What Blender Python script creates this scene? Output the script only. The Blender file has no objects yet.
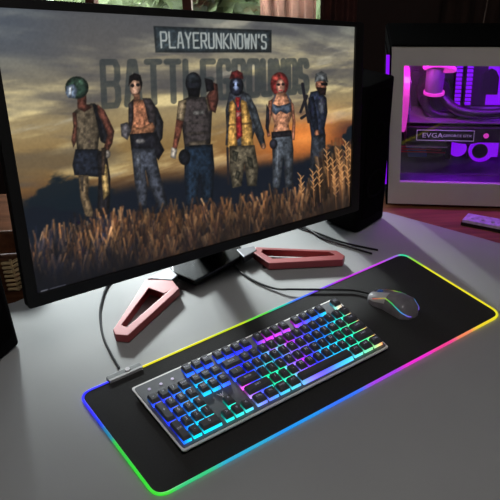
import bpy, bmesh, math, random
import numpy as np
from mathutils import Vector, Matrix
random.seed(7); RNG = np.random.RandomState(5)
SC = bpy.context.scene; COL = SC.collection
PI = math.pi

# ------------------------------------------------------------------ colour and materials
def s2l(c):
    c = c/255.0 if c > 1.0 or isinstance(c, int) else c
    return c/12.92 if c <= 0.04045 else ((c+0.055)/1.055)**2.4
def rgb(r, g, b): return (s2l(int(r)), s2l(int(g)), s2l(int(b)), 1.0)

def mat(name, col, rough=0.5, metal=0.0, var=0.12, scale=40.0, bump=0.0, stretch=(1,1,1), spec=0.5, emit=None, es=0.0, bscale=None):
    m = bpy.data.materials.new(name); m.use_nodes = True
    nt = m.node_tree; N = nt.nodes; L = nt.links
    b = N['Principled BSDF']
    tc = N.new('ShaderNodeTexCoord'); mp = N.new('ShaderNodeMapping'); mp.inputs['Scale'].default_value = stretch
    L.new(tc.outputs['Object'], mp.inputs['Vector'])
    nz = N.new('ShaderNodeTexNoise'); nz.inputs['Scale'].default_value = scale; nz.inputs['Detail'].default_value = 5
    L.new(mp.outputs['Vector'], nz.inputs['Vector'])
    rp = N.new('ShaderNodeValToRGB')
    rp.color_ramp.elements[0].position = 0.3; rp.color_ramp.elements[1].position = 0.7
    rp.color_ramp.elements[0].color = tuple(c*(1-var) for c in col[:3])+(1,)
    rp.color_ramp.elements[1].color = tuple(min(1, c*(1+var)) for c in col[:3])+(1,)
    L.new(nz.outputs['Fac'], rp.inputs['Fac']); L.new(rp.outputs['Color'], b.inputs['Base Color'])
    b.inputs['Roughness'].default_value = rough; b.inputs['Metallic'].default_value = metal
    b.inputs['Specular IOR Level'].default_value = spec
    if emit:
        b.inputs['Emission Color'].default_value = emit; b.inputs['Emission Strength'].default_value = es
    if bump:
        bn = N.new('ShaderNodeBump'); bn.inputs['Strength'].default_value = bump; bn.inputs['Distance'].default_value = 0.002
        n2 = N.new('ShaderNodeTexNoise'); n2.inputs['Scale'].default_value = bscale or scale*4
        L.new(mp.outputs['Vector'], n2.inputs['Vector']); L.new(n2.outputs['Fac'], bn.inputs['Height']); L.new(bn.outputs['Normal'], b.inputs['Normal'])
    return m

def mat_emit_attr(name, strength, base=0.02):
    m = bpy.data.materials.new(name); m.use_nodes = True
    nt = m.node_tree; b = nt.nodes['Principled BSDF']
    a = nt.nodes.new('ShaderNodeAttribute'); a.attribute_name = 'Col'
    b.inputs['Base Color'].default_value = (base, base, base, 1); b.inputs['Roughness'].default_value = 0.4
    nt.links.new(a.outputs['Color'], b.inputs['Emission Color']); b.inputs['Emission Strength'].default_value = strength
    return m

def mat_glass(name, tint=(1,1,1,1), mixf=0.08):
    m = bpy.data.materials.new(name); m.use_nodes = True
    nt = m.node_tree; nt.nodes.clear()
    o = nt.nodes.new('ShaderNodeOutputMaterial'); mx = nt.nodes.new('ShaderNodeMixShader')
    t = nt.nodes.new('ShaderNodeBsdfTransparent'); t.inputs['Color'].default_value = tint
    g = nt.nodes.new('ShaderNodeBsdfGlossy'); g.inputs['Roughness'].default_value = 0.03
    mx.inputs['Fac'].default_value = mixf
    nt.links.new(t.outputs[0], mx.inputs[1]); nt.links.new(g.outputs[0], mx.inputs[2]); nt.links.new(mx.outputs[0], o.inputs['Surface'])
    return m

M = {}
M['desk'] = mat('desk_laminate', rgb(160,160,160), 0.55, var=0.03, scale=6, bump=0.05, bscale=600, spec=0.25)
M['desk_edge'] = mat('desk_underside', rgb(120,118,115), 0.6)
M['black'] = mat('black_plastic', rgb(17,16,16), 0.45, var=0.1)
M['gloss_black'] = mat('gloss_black', rgb(12,12,12), 0.25, var=0.1)
M['speaker'] = mat('speaker_black', rgb(6,5,6), 0.8, var=0.2, scale=200, bump=0.2, spec=0.08)
M['red'] = mat('red_anodised', rgb(150,66,68), 0.42, metal=0.15, var=0.05, scale=30)
M['grey_metal'] = mat('grey_metal', rgb(120,120,124), 0.4, metal=0.5, var=0.05)
M['mat'] = mat('black_cloth', rgb(50,49,49), 0.9, var=0.08, scale=300, bump=0.3, bscale=1500, spec=0.2)
M['plate'] = mat('gunmetal_plate', rgb(98,99,104), 0.6, metal=0.1, var=0.06, scale=60)
M['bevel'] = mat('polished_bevel', rgb(235,233,230), 0.45, metal=0.0, var=0.03)
M['key'] = mat('black_keycap', rgb(74,74,80), 0.42, var=0.08, scale=100)
M['legend'] = mat('grey_legend', rgb(190,190,200), 0.6, var=0.02, emit=rgb(140,150,180), es=0.4)
M['wood'] = mat('red_brown_wood', rgb(138,84,56), 0.5, var=0.35, scale=8, stretch=(1,9,1), bump=0.1)
M['dark_wood'] = mat('dark_wood', rgb(70,38,28), 0.5, var=0.3, scale=6, stretch=(8,8,1))
M['wall'] = mat('dark_brown_wall', rgb(42,24,20), 0.8, var=0.15, scale=5)
M['floor'] = mat('floor_boards', rgb(70,52,42), 0.6, var=0.3, scale=4, stretch=(1,10,1))
M['ceil'] = mat('ceiling_paint', rgb(120,112,105), 0.9, var=0.03)
M['case'] = mat('white_painted_steel', rgb(196,188,182), 0.45, var=0.03, scale=20)
M['mesh_black'] = mat('black_mesh_vent', rgb(6,5,5), 0.95, var=0.4, scale=400, spec=0.05)
M['inner'] = mat('case_interior', rgb(78,60,92), 0.5, var=0.2, scale=30)
M['pcb'] = mat('motherboard_black', rgb(38,32,36), 0.45, var=0.4, scale=120)
M['steel'] = mat('brushed_steel', rgb(160,155,158), 0.3, metal=0.8)
M['white_plastic'] = mat('white_plastic', rgb(205,200,205), 0.4, var=0.03)
M['purple_led'] = mat('purple_led', rgb(60,0,90), 0.4, emit=(0.30,0.01,0.95,1), es=3.0)
M['purple_trim'] = mat('purple_led_trim', rgb(40,0,70), 0.5, emit=(0.22,0.002,0.78,1), es=1.2)
M['pink_led'] = mat('pink_led', rgb(120,0,90), 0.4, emit=(0.85,0.06,0.6,1), es=0.8)
M['text_white'] = mat('white_print', rgb(215,205,225), 0.5, emit=rgb(200,180,225), es=0.3)
M['red_wire'] = mat('red_sleeve', rgb(190,30,50), 0.5)
M['blue'] = mat('blue_plastic', rgb(30,30,170), 0.4)
M['cable'] = mat('black_cable', rgb(16,16,17), 0.4)
M['cable_grey'] = mat('grey_cable', rgb(70,70,72), 0.3)
M['ctrl'] = mat('grey_controller', rgb(175,172,172), 0.4, var=0.03)
M['ctrl_top'] = mat('grey_controller_top', rgb(88,88,88), 0.5, var=0.03)
M['basket'] = mat('brown_weave', rgb(96,58,32), 0.6, var=0.35, scale=60, bump=0.6)
M['lace'] = mat('cream_lacing', rgb(205,175,130), 0.6, var=0.15)
M['curtain'] = mat('pale_floral_curtain', rgb(222,196,184), 0.9, var=0.25, scale=14)
M['curtain_dark'] = mat('dark_curtain', rgb(46,28,22), 0.9, var=0.3, scale=9, stretch=(8,8,1))
M['frame'] = mat('window_frame_wood', rgb(92,50,38), 0.5, var=0.2)
M['leaf'] = mat('leaf_green', rgb(124,136,100), 0.7, var=0.35, scale=6)
M['bark'] = mat('bark', rgb(80,62,48), 0.9, var=0.2)
M['lawn'] = mat('lawn', rgb(140,148,122), 0.9, var=0.3, scale=3)
M['lavender'] = mat('lavender_metal', rgb(205,190,225), 0.35, metal=0.1, var=0.3, scale=70)
M['mouse'] = mat('smoky_black_shell', rgb(122,118,124), 0.32, var=0.15, scale=60)
M['mouse_light'] = mat('pale_grey_button', rgb(190,187,188), 0.28, var=0.08)
M['wheel'] = mat('wheel_rubber', rgb(40,50,80), 0.4, emit=rgb(70,110,190), es=0.25)
M['glass'] = mat_glass('window_glass', (0.97,0.99,0.97,1), 0.05)
M['case_glass'] = mat_glass('side_window_acrylic', (0.92,0.9,0.95,1), 0.05)
M['glow'] = mat_emit_attr('edge_light', 1.15)
M['keyglow'] = mat_emit_attr('key_backlight', 1.15)
M['stripe'] = mat_emit_attr('mouse_stripe', 0.8)
M['screen'] = mat_emit_attr('display_picture', 1.0)
M['lamp'] = mat('fill_lamp_diffuser', rgb(230,225,215), 0.5, emit=(1,0.95,0.9,1), es=1.0)

def translucent(m, f=0.5):
    nt = m.node_tree; b = nt.nodes['Principled BSDF']; o = [n for n in nt.nodes if n.type == 'OUTPUT_MATERIAL'][0]
    t = nt.nodes.new('ShaderNodeBsdfTranslucent'); mx = nt.nodes.new('ShaderNodeMixShader'); mx.inputs['Fac'].default_value = f
    nt.links.new(b.inputs['Base Color'].links[0].from_socket, t.inputs['Color'])
    nt.links.new(b.outputs[0], mx.inputs[1]); nt.links.new(t.outputs[0], mx.inputs[2]); nt.links.new(mx.outputs[0], o.inputs['Surface'])
translucent(M['curtain'], .7); translucent(M['leaf'], .45)

# ------------------------------------------------------------------ object helpers
def tag(o, label=None, cat=None, group=None, kind=None):
    if label: o['label'] = label
    if cat: o['category'] = cat
    if group: o['group'] = group
    if kind: o['kind'] = kind
    return o
def thing(name, loc, label, cat, group=None):
    o = bpy.data.objects.new(name, None); COL.objects.link(o); o.location = loc; o.empty_display_size = 0.05
    return tag(o, label, cat, group)
def org(p):
    v = Vector((0,0,0))
    while p is not None: v += p.location; p = p.parent
    return v

class MB:
    def __init__(s): s.v = []; s.f = []; s.c = []
    def add(s, v, f, c=None):
        k = len(s.v); s.v += [tuple(p) for p in v]; s.f += [[i+k for i in q] for q in f]
        s.c += ([c]*len(v) if not isinstance(c, list) else c)
        return s
    def box(s, x0,x1,y0,y1,z0,z1, T=None, c=None):
        v = [(x,y,z) for z in (z0,z1) for y in (y0,y1) for x in (x0,x1)]
        if T: v = [T(p) for p in v]
        return s.add(v, [(0,2,3,1),(4,5,7,6),(0,1,5,4),(2,6,7,3),(0,4,6,2),(1,3,7,5)], c)
    def prism(s, pts, z0, z1, T=None):
        n = len(pts); v = [(p[0],p[1],z0) for p in pts]+[(p[0],p[1],z1) for p in pts]
        if T: v = [T(p) for p in v]
        return s.add(v, [list(range(n))[::-1], list(range(n,2*n))]+[(i,(i+1)%n,(i+1)%n+n,i+n) for i in range(n)])
    def ring(s, outer, inner, z0, z1, T=None):          # prism with a hole, same point counts
        n = len(outer); v = []
        for z in (z0,z1):
            v += [(p[0],p[1],z) for p in outer]+[(p[0],p[1],z) for p in inner]
        if T: v = [T(p) for p in v]
        f = []
        for i in range(n):
            j = (i+1)%n
            f += [(i,n+i,n+j,j),(2*n+i,2*n+j,3*n+j,3*n+i),(i,j,2*n+j,2*n+i),(n+i,3*n+i,3*n+j,n+j)]
        return s.add(v, f)
    def tube(s, pts, r, n=8, closed=False, cols=None, T=None):
        P = [Vector(p) for p in pts]; m = len(P); v = []; cc = []
        for i, p in enumerate(P):
            a = P[(i-1)%m] if (closed or i > 0) else P[i]; b = P[(i+1)%m] if (closed or i < m-1) else P[i]
            t = (b-a).normalized(); u = t.cross(Vector((0,0,1)))
            if u.length < 1e-3: u = t.cross(Vector((0,1,0)))
            u.normalize(); w = u.cross(t)
            rr = r[i] if isinstance(r, (list,tuple)) else r
            for k in range(n):
                q = p+(u*math.cos(2*PI*k/n)+w*math.sin(2*PI*k/n))*rr
                v.append(T(q) if T else q); cc.append(cols[i] if cols else None)
        f = []
        for i in range(m if closed else m-1):
            for k in range(n):
                f.append((i*n+k, i*n+(k+1)%n, ((i+1)%m)*n+(k+1)%n, ((i+1)%m)*n+k))
        if not closed: f += [list(range(n)), list(range((m-1)*n, m*n))[::-1]]
        return s.add(v, f, cc if cols else None)
    def cyl(s, c, ax, r0, r1, h, n=24, T=None):
        c = Vector(c); ax = Vector(ax).normalized(); u = ax.orthogonal().normalized(); w = ax.cross(u); v = []
        for hh, r in ((0,r0),(h,r1)):
            for k in range(n): v.append(c+ax*hh+(u*math.cos(2*PI*k/n)+w*math.sin(2*PI*k/n))*r)
        if T: v = [T(p) for p in v]
        return s.add(v, [list(range(n))[::-1], list(range(n,2*n))]+[(i,(i+1)%n,(i+1)%n+n,i+n) for i in range(n)])
    def build(s, name, m, parent=None, bevel=0, smooth=False, seg=2):
        me = bpy.data.meshes.new(name); o0 = org(parent)
        me.from_pydata([(p[0]-o0.x, p[1]-o0.y, p[2]-o0.z) for p in s.v], [], s.f); me.update()
        if any(c is not None for c in s.c):
            a = me.color_attributes.new('Col', 'FLOAT_COLOR', 'POINT')
            a.data.foreach_set('color', np.array([c if c is not None else (0,0,0,1) for c in s.c], dtype=np.float32).ravel())
        bm = bmesh.new(); bm.from_mesh(me)
        bmesh.ops.recalc_face_normals(bm, faces=bm.faces)
        if bevel:
            ed = [e for e in bm.edges if len(e.link_faces) == 2 and e.calc_face_angle(0) > 0.5]
            bmesh.ops.bevel(bm, geom=ed, offset=bevel, segments=seg, affect='EDGES', profile=0.6, clamp_overlap=True)
        if smooth:
            for f in bm.faces: f.smooth = True
        bm.to_mesh(me); bm.free()
        if smooth and hasattr(me, 'set_sharp_from_angle'): me.set_sharp_from_angle(angle=math.radians(40))
        o = bpy.data.objects.new(name, me); COL.objects.link(o)
        if m: me.materials.append(m)
        if parent: o.parent = parent
        return o

def smooth_path(pts, n=8):
    P = [Vector(p) for p in pts]; out = []
    for i in range(len(P)-1):
        a = P[max(i-1,0)]; b = P[i]; c = P[i+1]; d = P[min(i+2,len(P)-1)]
        for k in range(n):
            t = k/n
            out.append(0.5*((2*b)+(c-a)*t+(2*a-5*b+4*c-d)*t*t+(3*b-a-3*c+d)*t**3))
    out.append(P[-1]); return out

def round_poly(pts, r, n=6):
    out = []; m = len(pts)
    for i in range(m):
        p = Vector(pts[i]); a = Vector(pts[i-1])-p; b = Vector(pts[(i+1)%m])-p
        a.normalize(); b.normalize()
        for k in range(n+1):
            t = k/n
            q0 = p+a*r; q2 = p+b*r
            out.append(tuple(q0*(1-t)**2+p*2*t*(1-t)+q2*t*t))
    return out

def text_mesh(body, size):
    cu = bpy.data.curves.new('txt', 'FONT'); cu.body = body; cu.size = size; cu.extrude = 0; cu.align_x = 'CENTER'; cu.align_y = 'CENTER'
    cu.resolution_u = 2
    o = bpy.data.objects.new('txt', cu); COL.objects.link(o)
    dg = bpy.context.evaluated_depsgraph_get(); dg.update()
    me = bpy.data.meshes.new_from_object(o.evaluated_get(dg))
    v = [tuple(p.co) for p in me.vertices]; f = [list(p.vertices) for p in me.polygons]
    bpy.data.objects.remove(o); bpy.data.meshes.remove(me); bpy.data.curves.remove(cu)
    return v, f

def homog(src, dst):
    A = []
    for (x,y),(u,v) in zip(src,dst):
        A.append([x,y,1,0,0,0,-u*x,-u*y,-u]); A.append([0,0,0,x,y,1,-v*x,-v*y,-v])
    return np.linalg.svd(np.array(A))[2][-1].reshape(3,3)
def happ(H, x, y):
    w = H[2,0]*x+H[2,1]*y+H[2,2]
    return (H[0,0]*x+H[0,1]*y+H[0,2])/w, (H[1,0]*x+H[1,1]*y+H[1,2])/w

# ------------------------------------------------------------------ camera
cam = bpy.data.cameras.new('camera'); co = bpy.data.objects.new('camera', cam); COL.objects.link(co)
cam.sensor_width = 36; cam.lens = 36*680/500; cam.clip_start = 0.02
R_ = Vector((0.99939,-0.01849,-0.02960)); F_ = Vector((0,0.84805,-0.52992)); U_ = Vector((0.03490,0.52960,0.84753))
mw = Matrix.Identity(4)
for i in range(3): mw[i][0] = R_[i]; mw[i][1] = U_[i]; mw[i][2] = -F_[i]; 
mw[2][3] = 0.77
co.matrix_world = mw; SC.camera = co

# ------------------------------------------------------------------ room
X0,X1,Y0,Y1,Z0,Z1 = -1.9,1.9,-1.3,2.25,-0.75,1.75
def struct(name, b, m, **k): return tag(b.build(name, m, **k), kind='structure')
struct('floor', MB().box(X0-.1,X1+.1,Y0-.1,Y1+.1,Z0-.05,Z0), M['floor'])
struct('ceiling', MB().box(X0-.1,X1+.1,Y0-.1,Y1+.1,Z1,Z1+.05), M['ceil'])
struct('wall_left', MB().box(X0-.1,X0,Y0,Y1,Z0,Z1), M['wall'])
struct('wall_right', MB().box(X1,X1+.1,Y0,Y1,Z0,Z1), M['wall'])
struct('wall_front', MB().box(X0-.1,X1+.1,Y0-.1,Y0,Z0,Z1), M['wall'])
wx0,wx1,wz0,wz1 = -0.98,0.30,0.12,1.35
b = MB()
b.box(X0-.1,wx0,Y1,Y1+.12,Z0,Z1); b.box(wx1,X1+.1,Y1,Y1+.12,Z0,Z1)
b.box(wx0,wx1,Y1,Y1+.12,Z0,wz0); b.box(wx0,wx1,Y1,Y1+.12,wz1,Z1)
struct('wall_back', b, M['wall'])
b = MB(); yf0,yf1 = Y1+.02,Y1+.09
b.box(wx0,wx0+.04,yf0,yf1,wz0,wz1); b.box(wx1-.035,wx1,yf0,yf1,wz0,wz1); b.box(wx0,wx1,yf0,yf1,wz0,wz0+.04); b.box(wx0,wx1,yf0,yf1,wz1-.04,wz1)
for x in (-0.79,-0.484,-0.175,0.082): b.box(x-.014,x+.014,yf0,yf1,wz0+.04,wz1-.04)
b.box(wx0,wx1,yf0+.01,yf1-.01,0.78,0.81)
win = struct('window_1', b, M['frame'])
MB().box(wx0+.03,wx1-.03,Y1+.052,Y1+.056,wz0+.03,wz1-.03).build('window_pane', M['glass'], win)
struct('trim_1', MB().box(wx0-.04,wx1+.03,Y1-.03,Y1,wz0-.035,wz0), M['frame'])
struct('baseboard_back', MB().box(X0,X1,Y1-.015,Y1,Z0,Z0+.09), M['dark_wood'])

def pleated(x0, x1, y, z0, z1, amp, folds, name, m, label, thick=.004):
    n = folds*12; b = MB(); top = []
    for i in range(n+1):
        t = i/n; x = x0+(x1-x0)*t
        top.append((x, y+amp*math.sin(t*folds*2*PI)+amp*.3*math.sin(t*folds*5.1)))
    for side in (0,1):
        for z in (z0,z1): pass
    v = []; f = []
    for (x,yy) in top: v += [(x,yy-thick,z0),(x,yy-thick,z1),(x,yy,z0),(x,yy,z1)]
    for i in range(n):
        a = i*4; c = a+4
        f += [(a,c,c+1,a+1),(a+2,a+3,c+3,c+2),(a+1,c+1,c+3,a+3),(a,a+2,c+2,c)]
    f += [(0,1,3,2),(n*4,n*4+2,n*4+3,n*4+1)]
    b.add(v,f)
    return tag(b.build(name, m, smooth=True), label, 'curtain')
pleated(0.058,0.232, 2.19, -0.1,1.5, .018,4,'curtain', M['curtain'], 'pale curtain with reddish floral pattern drawn beside the window')
pleated(0.245,0.36, 2.19, -0.1,1.5, .014,3,'curtain', mat('maroon_curtain', rgb(74,38,32), 0.9, var=0.4, scale=12), 'dark maroon curtain hanging beside the pale floral curtain')
pleated(0.62,1.25, 2.17, -0.3,1.5, .02,7,'curtain', M['curtain_dark'], 'dark brown curtain hanging behind the white computer case')
rod = MB(); rod.tube([(-1.1,2.19,1.51),(1.35,2.19,1.51)], .012, 12)
tag(rod.build('curtain_rod', M['dark_wood'], smooth=True), 'dark wooden curtain rod above the window', 'curtain rod')

bl = thing('daylight_block_blind', (-.34,2.236,1.40), 'unseen dark roller blind added over the upper window to block high daylight', 'blind')  # unseen blind, added to keep high daylight off the desk front
MB().box(wx0-.02,wx1+.01,2.233,2.237,.675,1.39).build('fabric', M['curtain_dark'], bl)
b = MB(); b.tube([(wx0-.02,2.235,1.40),(wx1+.01,2.235,1.40)], .014, 12); b.build('roller', M['dark_wood'], bl, smooth=True)
MB().box(wx0-.02,wx1+.01,2.229,2.241,.66,.675).build('bottom_bar', M['dark_wood'], bl)
# garden outside
tag(MB().box(-9,9,2.6,20,-1.2,-1.15).build('lawn', M['lawn']), kind='structure')
def bush(x, y, w, h, label):
    r = thing('garden_bush', (x,y,-1.15), label, 'bush', 'bushes beyond the window')
    rs = np.random.RandomState(int(abs(x)*100)+int(y*10)); b = MB()
    for k in range(1500 if h < 3 else 5200):
        d = rs.normal(size=3); d /= np.linalg.norm(d); q = rs.uniform(.55,1)
        c = Vector((x+d[0]*w*q, y+d[1]*w*q, -1.15+h*.55+d[2]*h*.5*q))
        s_ = rs.uniform(.05,.11); u = Vector(rs.normal(size=3)).normalized(); w_ = u.orthogonal().normalized()
        b.add([c-u*s_, c+w_*s_*.45, c+u*s_, c-w_*s_*.45], [(0,1,2,3)])
    b.build('foliage', M['leaf'], r)
    MB().tube([(x,y,-1.15),(x+.03,y,-1.15+h*.3),(x,y,-1.15+h*.6)], [.06,.05,.03], 8).build('trunk', M['bark'], r, smooth=True)
for i,(x,y,w,h) in enumerate([(-2.45,4.6,.62,1.75),(-1.05,4.9,.66,1.6),(0.35,5.2,.62,1.8),(-3.9,5.6,.7,1.9),(-.12,3.35,.34,3.1)]):  # last one, tall and narrow, is added to shade the right of the desk
    bush(x,y,w,h, ['green leafy bush behind the left part of the window','green leafy bush in the middle of the window view','green leafy bush at the right side of the window view, next to the curtain','green leafy bush furthest left beyond the window','tall narrow green shrub added outside the right half of the window to block sun'][i])

# ------------------------------------------------------------------ desk and side table
desk = thing('desk', (0,0.6,Z0), 'pale grey desk holding the monitor and the glowing mat', 'desk')
DP = [(-1.5,0.664),(-0.4595,1.072),(-.1,1.36),(.12,1.44),(0.3204,1.3775),(1.30,0.675),(1.30,0.02),(-1.5,0.02)]
MB().prism(DP, -.026, 0).build('desktop', M['desk'], desk, bevel=.002)
for (x,y) in ((-1.4,.1),(1.2,.1),(-1.4,.62),(.29,1.29),(1.2,.66)):
    MB().box(x-.025,x+.025,y-.025,y+.025,Z0,-.026).build('leg', M['desk_edge'], desk, bevel=.003)
st = thing('side_table', (0.8,1.6,Z0), 'reddish brown wooden side table under the white computer case', 'table')
SP = [(0.14,1.453),(0.3215,1.389),(1.32,0.674+.015),(1.45,0.95),(1.45,1.95),(0.14,1.95)]
MB().prism(SP, -.06, -.03).build('tabletop', M['wood'], st, bevel=.002)
for (x,y) in ((.22,1.48),(1.4,1.0),(.2,1.9),(1.4,1.9)):
    MB().box(x-.025,x+.025,y-.025,y+.025,Z0,-.06).build('leg', M['dark_wood'], st, bevel=.003)
cb = thing('low_cabinet', (-0.7,1.3,Z0), 'dark wooden low cabinet behind the left end of the desk', 'cabinet')
CP = [(-1.1,0.85),(-0.47,1.085),(-0.28,1.24),(-0.28,1.6),(-1.1,1.6)]
MB().prism(CP, Z0+.04, -.06).build('body', M['dark_wood'], cb)
MB().prism(CP, -.06, -.03).build('top_board', mat('matt_brown_wood', rgb(84,52,34), 0.95, var=0.35, scale=8, stretch=(1,9,1), spec=0.02), cb, bevel=.002)
MB().prism([(-1.05,0.9),(-.49,1.12),(-.32,1.26),(-.32,1.55),(-1.05,1.55)], Z0, Z0+.04).build('plinth', M['black'], cb)

# brown laced basket
bk = thing('basket', (-0.50,1.20,-.03), 'brown basket with cream lacing between the left speaker and the monitor', 'basket')
b = MB(); n = 40; v = []; f = []
def bring(z, rx, ry): return [(-0.50+rx*math.copysign(abs(math.cos(2*PI*k/n))**.6, math.cos(2*PI*k/n)), 1.20+ry*math.copysign(abs(math.sin(2*PI*k/n))**.6, math.sin(2*PI*k/n)), z) for k in range(n)]
rings = [bring(-.03,.055,.045)]+[bring(-.03+.085*i/10, .055+.004*i/10+(.002 if i%2 else -.001), .045+.003*i/10+(.002 if i%2 else -.001)) for i in range(11)]+[bring(.055,.052,.042)]+[bring(-.025,.046,.036)]
for r in rings: v += r
for i in range(len(rings)-1):
    for k in range(n): f.append((i*n+k,i*n+(k+1)%n,(i+1)*n+(k+1)%n,(i+1)*n+k))
f.append(list(range(n))[::-1]); f.append(list(range((len(rings)-1)*n,len(rings)*n)))
b.add(v,f); b.build('body', M['basket'], bk, smooth=True)
MB().tube(bring(.056,.058,.047), .004, 8, closed=True).build('rim', M['basket'], bk, smooth=True)
b = MB()
for i in range(7):
    z = -.022+.0105*i; y = 1.149
    for sx,x in ((1,-.478),(-1,-.478)):
        b.tube([(x,y,z),(x+sx*.010,y-.002,z+.004+sx*.003),(x+sx*.020,y+.002,z+.004+sx*.006)], .0034, 6)
b.tube([(-.478,1.151,-.026),(-.478,1.147,.05)], .0030, 6)
b.build('lacing', M['lace'], bk, smooth=True)

# ------------------------------------------------------------------ monitor
mo = Vector((-0.3321,0.8643,0.165)); ex = Vector((0.83000,0.55000,-0.09272)); ez = Vector((-0.01980,0.19519,0.98057)); en = Vector((0.55741,-0.81204,0.17290))
def mT(p): return mo+ex*p[0]+ez*p[1]+en*p[2]
SQ = [(0.0042,0.4177),(0,0),(0.6471,0),(0.66,0.3469)]
OQ = [(-0.0109,0.4334),(-0.0184,-0.0208),(0.6692,-0.0134),(0.6803,0.3536)]
mon = thing('monitor', (-0.06,1.17,0), 'large widescreen monitor on red feet showing six figures in a wheat field', 'monitor')
Oq = round_poly(OQ, .006, 7); Sq = round_poly(SQ, .0012, 7)
MB().ring(Oq, Sq, -.012, .006, mT).build('bezel', M['black'], mon, bevel=.0012)
# rear shell
cx_, cz_ = .33,.19
def inset(k): return [(cx_+(p[0]-cx_)*k, cz_+(p[1]-cz_)*k) for p in Oq]
b = MB(); v = []; f = []; n = len(Oq); lv = [(1,-.0122),(.985,-.022),(.8,-.030),(.55,-.040),(.5,-.048)]
for k,z in lv: v += [mT((p[0],p[1],z)) for p in inset(k)]
for i in range(len(lv)-1):
    for k in range(n): f.append((i*n+k,i*n+(k+1)%n,(i+1)*n+(k+1)%n,(i+1)*n+k))
f.append(list(range(n))[::-1]); f.append(list(range((len(lv)-1)*n,len(lv)*n))); b.add(v,f)
b.build('rear_shell', M['black'], mon)

# --- the picture on the display, computed as colours over a fine grid
PX = [(-11,7),(37,293),(349,206),(354,27)]              # picture frame corners used for drawing coordinates
H_ = homog([(0,1),(0,0),(1,0),(1,1)], PX)
NU,NV = 600,350
uu,vv = np.meshgrid((np.arange(NU))/(NU-1), (np.arange(NV))/(NV-1))
HS = homog([(0,1),(0,0),(1,0),(1,1)], SQ)
LX,LY = happ(HS, uu, vv)
GX,GY = happ(H_, uu, vv)
IMG = np.zeros((NV,NU,3))
def C3(r,g,b): return np.array([r,g,b], float)
def vnoise(x, y, seed):
    r = np.random.RandomState(seed).rand(64,64)
    xi = np.floor(x).astype(int); yi = np.floor(y).astype(int); fx = x-xi; fy = y-yi
    fx = fx*fx*(3-2*fx); fy = fy*fy*(3-2*fy); g = lambda a,b_: r[a%64, b_%64]
    return (g(xi,yi)*(1-fx)+g(xi+1,yi)*fx)*(1-fy)+(g(xi,yi+1)*(1-fx)+g(xi+1,yi+1)*fx)*fy
def fbm(x, y, seed, o=4):
    s = 0; a = .5; t = 0
    for i in range(o): s = s+a*vnoise(x*2**i, y*2**i, seed+i); t += a; a *= .5
    return s/t
def lerp(a, b, t): return a*(1-t)+b*t
def sst(a, b, x): t = np.clip((x-a)/(b-a),0,1); return t*t*(3-2*t)
# sky
YY = 1-vv                                                # 0 top, 1 bottom
stops = [(0,(112,114,108)),(.12,(138,132,114)),(.25,(118,110,92)),(.38,(144,126,90)),(.5,(132,108,70)),(.6,(104,74,44)),(.66,(58,44,34)),(.7,(16,20,28)),(1,(14,16,26))]
for k in range(3): IMG[...,k] = np.interp(YY, [s[0] for s in stops], [s[1][k] for s in stops])
def layer(col, a):
    global IMG
    a = np.clip(a,0,1)[...,None]; IMG = IMG*(1-a)+np.array(col, float)*a
n1 = fbm(uu*4.2+.6*vv, YY*13+uu*2.2, 3, 5); n2 = fbm(uu*3+1, YY*9-uu*1.2, 11, 5); n3 = fbm(uu*9, YY*22, 21, 4)
skym = 1-sst(.58,.66,YY)
layer((222,202,146), sst(.48,.70,n1)*.85*skym*sst(.06,.2,YY))
layer((62,62,68), sst(.5,.7,n2)*.7*skym)
layer((170,164,146), sst(.6,.78,fbm(uu*7-.8*vv,YY*20+uu*5,41,5))*.5*skym)
layer((66,76,90), (1-sst(.0,.2,uu))*(1-sst(.06,.3,YY))*.6)
layer((188,176,130), np.exp(-((uu-.86)/.13)**2-((YY-.30+.12*(uu-.86))/.035)**2)*.7*sst(.3,.6,n3))
layer((214,190,130), np.exp(-((uu-.78)/.2)**2-((YY-.44)/.04)**2)*.45*sst(.35,.6,n3))
layer((120,96,56), np.exp(-((YY-.52)/.07)**2)*.5*(1-sst(.5,.8,uu)))
glow = np.exp(-((uu-.78)/.20)**2-((YY-.56)/.11)**2)
layer((226,118,48), glow*.85*(.6+.6*n3)); layer((250,160,80), np.exp(-((uu-.80)/.08)**2-((YY-.56)/.04)**2)*.5)
layer((74,34,26), np.exp(-((uu-1.0)/.09)**2-((YY-.58)/.10)**2)*.8)
# horizon darkness and tree clumps
hz = .655+.07*(fbm(uu*18,uu*0,31,4)-.5)
layer((16,22,32), sst(-.02,.04,YY-hz))
for (cx,cy,rx,ry) in ((.075,.63,.05,.06),(.14,.67,.06,.04),(.70,.66,.03,.05),(.93,.66,.05,.05),(.99,.62,.03,.08)):
    layer((16,26,34), .95*sst(1.25,.8, np.sqrt(((uu-cx)/rx)**2+((YY-cy)/ry)**2)+1.7*(fbm(uu*26,YY*26,61,4)-.5)))

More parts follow.
